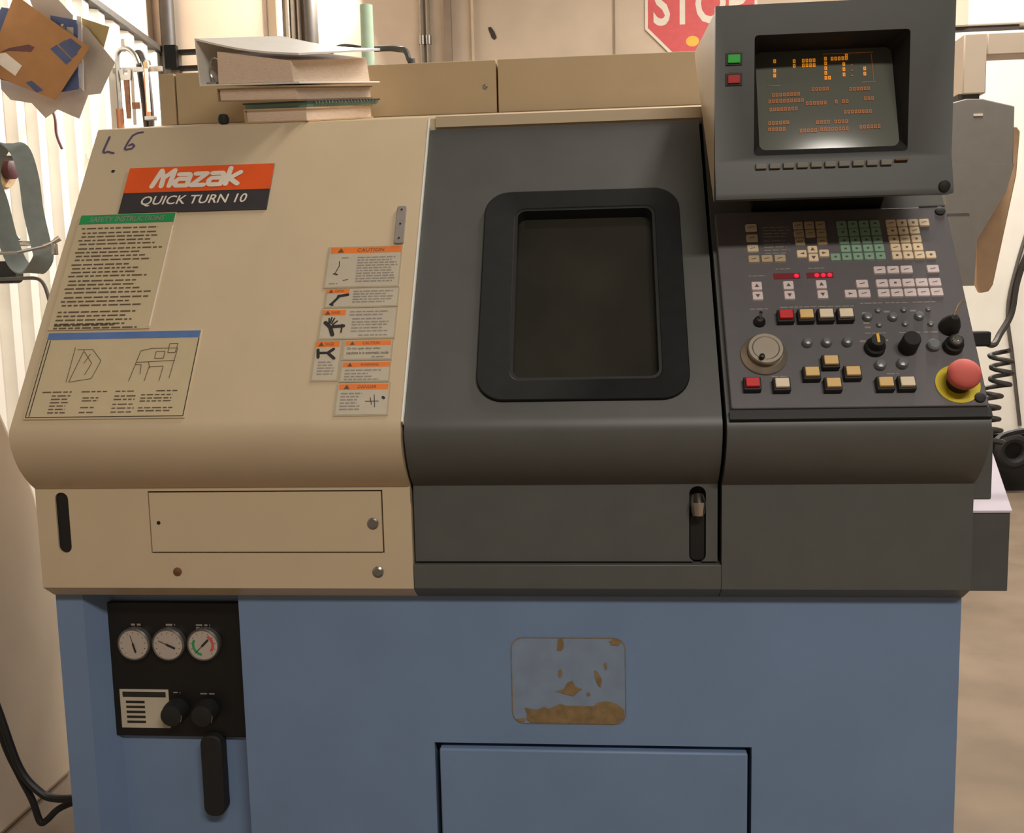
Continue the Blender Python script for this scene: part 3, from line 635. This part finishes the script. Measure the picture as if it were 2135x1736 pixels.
tag(obj('wall_post', MB().box(.035,.085,YB-.05,YB-.001,0,5.1), 'concrete_dark'), 'narrow dark upright channel between coupled conduits and scuffed wall', 'post')
tag(obj('wall_batten', MB().box(.225,.243,YB-.03,YB-.001,0,5.1), 'concrete_wall'), 'pale thin upright batten left of the dark scuff mark', 'post')
# bar stock and hose behind the lathe
tag(obj('mint_tube', MB().lathe(0,0,[(.024,0),(.024,2.44),(.019,2.44),(.019,2.40)],18), 'mint', None, T((.23,2.0,0))), 'pale mint plastic tube standing upright behind the lathe', 'tube')
hp = smooth([(.02,2.0,0.02),(.02,2.0,1.9),(.05,2.0,2.22),(.12,2.0,2.292),(.22,2.04,2.294),(.33,2.04,2.29),(.385,2.0,2.24),(.40,2.0,2.0),(.40,2.0,.02)], 8)
tag(obj('bent_hose', MB().tube(hp, .011, 10), 'cable_grey'), 'dark hose bent over in an arch around the mint tube', 'hose')
sr = thing('stock_rack', (-.47,2.0,0), 'dark angle-iron rack with two cross bars behind the lathe', 'rack')
for z in (2.243,2.302): obj('cross_bar', MB().box(-.525,-.33,1.98,2.02,z-.006,z+.006), 'pipe_dark', sr)
for x in (-.51,-.34): obj('post', MB().box(x-.015,x+.015,1.98,2.02,0,2.31), 'pipe_grey', sr)
obj('clamp', MB().box(-.535,-.49,1.955,1.979,2.235,2.32), 'black', sr)

# ------------------------------------------------------------------ left wall things
hk = tag(obj('wall_hook', MB().tube([(XL-.02,3.50,2.74),(-1.605,3.42,2.74),(-1.605,3.26,2.745),(-1.605,3.225,2.77)], .008, 8), 'steel'), 'bent steel hook holding the cardboard and paper sheets', 'hook')
def sheet(name, label, pts, y, m, th=.003, cat='paper', extra=()):
    o = thing(name, (sum(p[0] for p in pts)/len(pts), y, min(p[1] for p in pts)), label, cat)
    f = FR(y); obj('sheet', MB().prism(pts, -th, 0), m, o, f)
    for nm, q, mm in extra: obj(nm, MB().prism(q, .0002, .0012), mm, o, f)
    return o
sheet('cardboard_flap', 'brown cardboard flap with blue print and shipping label hung on the wall', [(-1.853,2.934),(-1.476,2.66),(-1.68,2.408),(-1.966,2.527),(-2.025,2.60)], 3.24, 'cardboard', .006, 'cardboard',
      [('blue_bar', [(-1.685,2.66),(-1.65,2.679),(-1.575,2.601),(-1.607,2.579)], 'booklet_blue'), ('blue_bar', [(-1.64,2.681),(-1.605,2.699),(-1.542,2.63),(-1.574,2.608)], 'booklet_blue'),
       ('blue_bar', [(-1.6,2.698),(-1.572,2.707),(-1.519,2.664),(-1.547,2.635)], 'booklet_blue'), ('blue_bar', [(-1.829,2.5),(-1.798,2.508),(-1.74,2.458),(-1.777,2.448)], 'booklet_blue'),
       ('shipping_label', [(-1.956,2.648),(-1.924,2.651),(-1.843,2.584),(-1.883,2.535),(-1.96,2.593)], 'paper_white'),
       ('tape_tear', [(-1.955,2.654),(-1.902,2.674),(-1.798,2.686),(-1.768,2.673),(-1.788,2.65),(-1.903,2.66)], 'maroon')])
sheet('blue_booklet', 'dark blue printed booklet peeking out right of the cardboard flap', [(-1.682,2.829),(-1.545,2.8),(-1.564,2.463),(-1.702,2.444)], 3.26, 'booklet_blue', .008, 'booklet',
      [('cover_picture', [(-1.60,2.77),(-1.565,2.765),(-1.57,2.70),(-1.60,2.71)], 'paper_grey')])
sheet('blue_folder', 'slate blue folder sticking out left of the cardboard flap', [(-1.948,2.885),(-1.865,2.87),(-1.836,2.488),(-1.988,2.53),(-2.02,2.783)], 3.275, 'booklet_blue', .008, 'folder')
sheet('white_card', 'white narrow card on edge beside the blue booklet', [(-1.556,2.828),(-1.533,2.822),(-1.547,2.455),(-1.571,2.48)], 3.285, 'paper_white', .004)
sheet('grey_sheet', 'grey paper sheet with pointed corner right of the booklet', [(-1.537,2.786),(-1.512,2.771),(-1.377,2.594),(-1.466,2.443),(-1.564,2.435),(-1.556,2.673)], 3.30, 'paper_grey', .002)
sheet('tan_card', 'olive tan card at the right of the hanging sheets', [(-1.547,2.826),(-1.402,2.775),(-1.444,2.66),(-1.544,2.7)], 3.315, 'paper_tan', .003)
sheet('lower_sheet', 'grey paper sheet hanging lowest under the cardboard flap', [(-2.02,2.555),(-1.526,2.535),(-1.545,2.452),(-1.607,2.326),(-1.721,2.378),(-1.79,2.337),(-1.859,2.415),(-1.973,2.437),(-2.02,2.492)], 3.33, 'paper_grey', .002)
sheet('upper_sheet', 'pale grey paper sheet showing above the cardboard flap', [(-1.842,2.959),(-1.688,2.94),(-1.607,2.849),(-1.621,2.747),(-1.775,2.765)], 3.345, 'paper_grey', .002)
# belt loop
cl = smooth([(-1.836,2.90,2.058),(-1.757,2.87,2.133),(-1.664,2.85,2.103),(-1.622,2.84,1.972),(-1.612,2.84,1.814),(-1.587,2.84,1.655),(-1.583,2.84,1.586),(-1.653,2.86,1.528),(-1.736,2.89,1.562),(-1.80,2.92,1.683),(-1.84,2.93,1.866),(-1.862,2.92,1.969)], 6, True)
n = len(cl); vs = []; fs = []
for i, p in enumerate(cl):
    t = (cl[(i+1)%n]-cl[i-1]).normalized(); wd = Vector((.85,.5,.0)); wd = (wd-t*wd.dot(t)).normalized(); nn = t.cross(wd)
    for a, b_ in ((-.045,-.003),(.045,-.003),(.045,.003),(-.045,.003)): vs.append(p+wd*a+nn*b_)
for i in range(n):
    j = (i+1)%n; fs += [(4*i+k, 4*i+(k+1)%4, 4*j+(k+1)%4, 4*j+k) for k in range(4)]
bl = thing('belt_loop', (-1.70,2.87,1.52), 'wide grey-green flat belt hanging in a long loop on corrugated wall', 'belt')
obj('band', MB().add(vs, fs), 'belt_grey', bl)
tag(obj('belt_peg', MB().tube([(-2.09,2.66,2.062),(-1.70,2.89,2.07),(-1.68,2.90,2.09)], .012, 10), 'steel'), 'steel wall peg carrying the grey belt loop', 'peg')
rl = thing('hose_reel', (-1.95,3.10,1.95), 'brown and maroon reel behind the top of the belt loop', 'reel')
RM = T((XL+.09,3.10,2.05)) @ Matrix.Rotation(math.radians(90), 4, 'Y')
obj('rim', MB().lathe(0,0,[(.09,-.03),(.10,.0),(.10,.03),(.09,.05)],24), 'cover_tan', rl, RM); obj('hub', MB().lathe(0,0,[(.05,.05),(.05,.09),(.03,.10)],18), 'maroon', rl, RM); obj('axle', MB().cyl(0,0,.015,-.13,-.03,10), 'steel', rl, RM)
tc = thing('toggle_clamp', (-1.48,2.77,1.60), 'small chrome clamp with handle at the bottom right of belt loop', 'clamp')
obj('handle', MB().tube([(-1.53,2.76,1.64),(-1.486,2.76,1.655),(-1.451,2.77,1.678)], [.012,.01,.014], 10), 'chrome', tc); obj('jaw', MB().box(-1.49,-1.468,2.75,2.78,1.60,1.655), 'steel', tc, None, .004); obj('arm', MB().tube([(XL-.02,2.60,1.60),(-1.60,2.66,1.61),(-1.53,2.755,1.64)], .008, 8), 'steel', tc)
rc = thing('drop_clamp', (-1.80,3.03,1.66), 'chrome strap clip crossing inside the belt loop', 'clamp')
obj('bar', MB().tube([(XL-.02,3.06,1.68),(-1.80,3.03,1.675),(-1.68,3.02,1.67)], .013, 10), 'chrome', rc); obj('knob', MB().lathe(0,0,[(.012,0),(.018,.01),(.012,.02)],12), 'chrome', rc, T((-1.82,3.03,1.69)))
tag(obj('black_pouch', MB().prism(rr(-2.02,-1.84,1.48,1.59,.03), 0, .08), 'black_rubber', None, FR(3.10), .008), 'black rubber pouch hanging low behind the belt loop', 'pouch')
tag(obj('wall_cable', MB().tube(smooth([(-1.99,3.02,1.50),(-1.80,2.97,1.50),(-1.66,2.93,1.49),(-1.605,2.9,1.403),(-1.606,2.9,1.333),(-1.645,2.9,1.241),(-1.665,2.9,1.077),(-1.70,2.9,.6)],6), .009, 8), 'cable_grey'), 'grey cable dropping from the belt loop down the corrugated wall', 'cable')
tag(obj('red_cord', MB().tube(smooth([(-1.99,3.7,2.52),(-1.90,3.62,2.40),(-1.885,3.6,2.30),(-1.86,3.6,2.22)],6), .008, 8), 'maroon'), 'short maroon cord below the hanging papers', 'cord')
tag(obj('wall_tape', MB().box(XL,XL+.004,4.18,4.26,2.25,2.28), 'paper_grey'), 'small grey tape strip on the white corrugated wall', 'tape')
# hanging tools near the corner
TY = 4.62
rail = tag(obj('tool_rail', MB().box(XL-.02,-1.72,TY+.03,TY+.05,2.86,2.89), 'steel'), 'steel rail near the corner that carries hanging tools', 'rail')
c1 = thing('bow_clamp', (-1.95,TY,2.5), 'pale curved bow clamp hanging nearest the papers on tool rail', 'tool', 'tools on the rail')
obj('frame', MB().tube(smooth([(-2.0,TY,2.50),(-2.0,TY,2.90),(-1.985,TY,2.985),(-1.93,TY,3.0),(-1.88,TY,2.96),(-1.855,TY,2.90)],6), .016, 10), 'steel', c1); obj('screw', MB().tube([(-2.0,TY-.01,2.5),(-2.0,TY-.01,2.62)], .024, 10), 'copper', c1)
c2 = thing('vee_belt', (-1.85,TY,2.5), 'dark narrow belt looped over the tool rail', 'belt', 'tools on the rail')
obj('loop', MB().tube(smooth([(-1.90,TY+.08,2.99),(-1.865,TY+.08,2.97),(-1.84,TY+.08,2.85),(-1.83,TY+.08,2.6),(-1.84,TY+.08,2.5),(-1.87,TY+.09,2.5),(-1.88,TY+.09,2.7),(-1.90,TY+.09,2.95)],6,True), .019, 8, True), 'pipe_dark', c2)
c3 = thing('copper_bar', (-1.83,TY,2.55), 'copper coloured bar with steel hook on the tool rail', 'tool', 'tools on the rail')
obj('bar', MB().box(-1.825,-1.802,TY-.01,TY+.01,2.57,2.88), 'copper', c3, None, .003); obj('hook', MB().tube(smooth([(-1.813,TY,2.88),(-1.813,TY,2.92),(-1.80,TY+.03,2.93),(-1.80,TY+.045,2.90)],5), .006, 8), 'steel', c3); obj('foot', MB().box(-1.835,-1.765,TY-.02,TY+.02,2.545,2.57), 'steel', c3, None, .004)
c4 = thing('white_gauge', (-1.79,TY,2.55), 'white flat scale bar beside the copper bar', 'tool', 'tools on the rail')
obj('blade', MB().box(-1.798,-1.778,TY-.05,TY-.042,2.59,2.86), 'white_gloss', c4); obj('grip', MB().box(-1.803,-1.773,TY-.054,TY-.038,2.86,2.90), 'cover_tan', c4, None, .003)
c5 = thing('adjustable_wrench', (-1.93,TY,2.55), 'steel wrench with rusty jaw hanging inside the bow clamp', 'tool', 'tools on the rail')
obj('handle', MB().prism([(-1.955,2.56),(-1.93,2.56),(-1.925,2.80),(-1.96,2.80)], 0, .014), 'rust', c5, FR(TY)); obj('jaw', MB().prism([(-1.975,2.80),(-1.91,2.80),(-1.905,2.86),(-1.925,2.87),(-1.93,2.835),(-1.955,2.835),(-1.96,2.88),(-1.985,2.86)], 0, .018), 'steel', c5, FR(TY))
c6 = thing('steel_square', (-1.89,TY,2.5), 'grey steel bracket bar hanging beside the dark looped belt', 'tool', 'tools on the rail')
obj('blade', MB().box(-1.915,-1.895,TY-.008,TY,2.52,2.87), 'pipe_grey', c6); obj('stock', MB().box(-1.915,-1.865,TY-.012,TY+.004,2.62,2.66), 'rust', c6)
c7 = thing('tool_tray', (-1.94,TY,2.34), 'white ribbed tray at the foot of the hanging tools', 'tray')
obj('shell', MB().box(-2.03,-1.87,TY-.05,TY+.06,2.34,2.48), 'white_gloss', c7, None, .006)
for i in range(4): obj('rib', MB().box(-2.015+i*.038,-2.0+i*.038,TY-.056,TY-.05,2.345,2.475), 'paper_white', c7)
tag(obj('small_hanger', MB().box(-1.965,-1.94,TY-.005,TY+.005,2.98,3.06), 'pipe_grey'), 'little grey plate sticking up above the tool rail', 'plate')
# pale cabinet left of the lathe
pc = thing('pale_cabinet', (-.8,.3,0), 'pale cream sheet-metal cabinet standing left of the lathe', 'cabinet')
obj('shell', MB().xprism([(-.5,0),(.875,0),(.885,.35),(.86,.62),(.80,.85),(.745,.975),(.704,1.039),(.665,1.113),(.56,1.25),(.3,1.4),(-.5,1.4)], -1.2, -.48), 'cream_metal', pc, None, .02)
tag(obj('power_cable', MB().tube(smooth([(-.466,.33,.95),(-.43,.32,.84),(-.345,.30,.56),(-.31,.30,.43),(-.275,.30,.305),(-.234,.30,.25),(-.195,.30,.232),(-.12,.30,.235),(-.03,.30,.24),(-.001,.30,.24)],6), .009, 10), 'cable_black'), 'thick black cable curving from the cabinet into the blue base', 'cable')
tag(obj('drooping_cable', MB().tube(smooth([(-.467,.37,.92),(-.44,.36,.80),(-.362,.34,.48),(-.326,.33,.35),(-.298,.33,.276),(-.270,.33,.212),(-.255,.33,.158),(-.238,.33,.161),(-.206,.33,.19),(-.155,.33,.211),(-.08,.33,.22),(-.001,.33,.222)],6), .008, 10), 'cable_black'), 'black cable sagging lower in a sharp bend beside the blue base', 'cable')

# ------------------------------------------------------------------ right side background
wm = thing('white_machine', (4.4,5.1,0), 'big white machine enclosure with dark base standing beyond the control console', 'machine')
obj('lower_body', MB().box(3.10,6.2,4.85,5.38,.39,2.93), 'white_metal', wm, None, .01)
obj('dark_gap', MB().box(3.12,3.72,4.87,5.36,2.93,2.967), 'pipe_dark', wm)
obj('upper_body', MB().box(3.05,6.2,4.85,5.38,2.967,3.9), 'white_metal', wm, None, .01)
obj('corner_strip', MB().box(3.05,3.40,4.84,4.85,2.97,3.9), 'cream_metal', wm)
obj('plinth', MB().box(3.14,6.15,4.93,5.36,0,.39), 'black_rubber', wm)
obj('hinge_seam', MB().box(4.02,4.03,4.846,4.851,.42,2.90), 'cable_grey', wm)
pd = thing('swing_pendant', (2.45,2.0,0), 'grey tapered pendant housing hung from a beige square arm', 'pendant')
obj('housing', MB().prism([(2.335,2.008),(2.394,2.022),(2.450,2.020),(2.562,1.990),(2.565,1.783),(2.539,1.691),(2.444,1.523),(2.44,1.36),(2.335,1.36)], -.16, 0), 'pod_grey', pd, FR(2.0), .004)
obj('lower_shell', MB().prism([(2.333,1.788),(2.567,1.788),(2.541,1.690),(2.446,1.522),(2.442,1.358),(2.333,1.358)], 0, .004), 'pod_grey', pd, FR(2.0))
obj('badge', MB().box(2.42,2.452,1.960,1.968,.0,.003), 'white_print', pd, FR(2.0))
obj('neck', MB().box(2.372,2.446,2.02,2.10,2.012,2.042), 'pipe_dark', pd)
obj('arm_post', MB().box(2.384,2.464,2.01,2.11,2.04,2.248), 'cream_metal', pd, None, .004); obj('arm_beam', MB().box(2.4642,4.3,2.01,2.11,2.172,2.248), 'cream_metal', pd, None, .004)
obj('arm_column', MB().box(4.22,4.38,1.96,2.14,0,2.30), 'cream_metal', pd)
obj('side_shield', MB().prism([(2.45,1.95),(2.64,1.945),(2.652,1.925),(2.645,1.765),(2.575,1.36),(2.56,1.335),(2.53,1.33),(2.515,1.36),(2.508,1.53)], -.20, -.165), 'tan_plastic', pd, FR(2.0), .006, label='tan shield behind the grey housing')
# coiled cord beside the console
cc = thing('coiled_cord', (1.83,.2,.98), 'grey coiled cord hanging off the right of the control console', 'cord')
hel = []
for i in range(8*12+1):
    t = i/12; z = 1.238-t*.0215; off = .006*math.sin(t*.9); hel.append((1.800+off+.018*math.cos(2*math.pi*t)+(.010 if t < 3 else 0), .15+.018*math.sin(2*math.pi*t), z))
obj('coil', MB().tube(hel, .0045, 8), 'cable_grey', cc)
obj('plug', MB().box(1.7175,1.790,.135,.165,1.247,1.275), 'black_rubber', cc, None, .004)
obj('lead', MB().tube(smooth([(1.788,.15,1.252),(1.800,.15,1.250),(1.818,.17,1.268),(1.845,.19,1.305),(1.857,.2,1.362),(1.872,.2,1.41),(1.91,.21,1.48),(2.0,.25,1.50),(2.12,.30,1.36),(2.2,.40,.8),(2.26,.52,.15),(2.36,.7,.012),(2.6,1.0,.012)],6), .006, 8), 'cable_grey', cc)
obj('tail', MB().tube(smooth([(hel[-1][0],hel[-1][1],hel[-1][2]),(1.815,.16,1.066),(1.84,.19,1.073),(1.885,.2,1.08),(1.96,.22,1.07),(2.08,.3,.95),(2.16,.45,.4),(2.22,.58,.05),(2.30,.75,.012),(2.5,1.05,.012)],6), .0055, 8), 'cable_black', cc)
obj('boot', MB().box(1.7525,1.80,.135,.165,1.052,1.078), 'black_rubber', cc, None, .004)
tag(obj('hose_ring', MB().tube([(3.755+.085*math.cos(t*.3927), 4.80, .285+.085*math.sin(t*.3927)) for t in range(16)], .035, 10, True), 'black_rubber'), 'black rubber hose ring leaning on the white machine plinth', 'hose')
tag(obj('side_cable', MB().tube(smooth([(4.0,4.838,2.6),(3.93,4.836,2.2),(3.86,4.835,1.9),(3.75,4.83,1.5),(3.70,4.83,1.2),(3.74,4.83,.9),(3.80,4.82,.45)],6), .012, 8), 'cable_grey'), 'thin grey cable running down the white machine front', 'cable')
wear = MB()
for k in range(26):
    a = random.uniform(0,1); x = 2.02+a*.13+random.uniform(-.02,.02); y = 1.62-a*.22+random.uniform(-.05,.05); s = random.uniform(.006,.02)
    wear.flat([(x+s*random.uniform(.5,1)*math.cos(t), y+s*1.6*random.uniform(.5,1)*math.sin(t)) for t in (0,1.05,2.1,3.14,4.2,5.25)], .0015)
obj('yellow_paint_wear', wear, 'yellow_wear', floor)['kind'] = 'stuff'
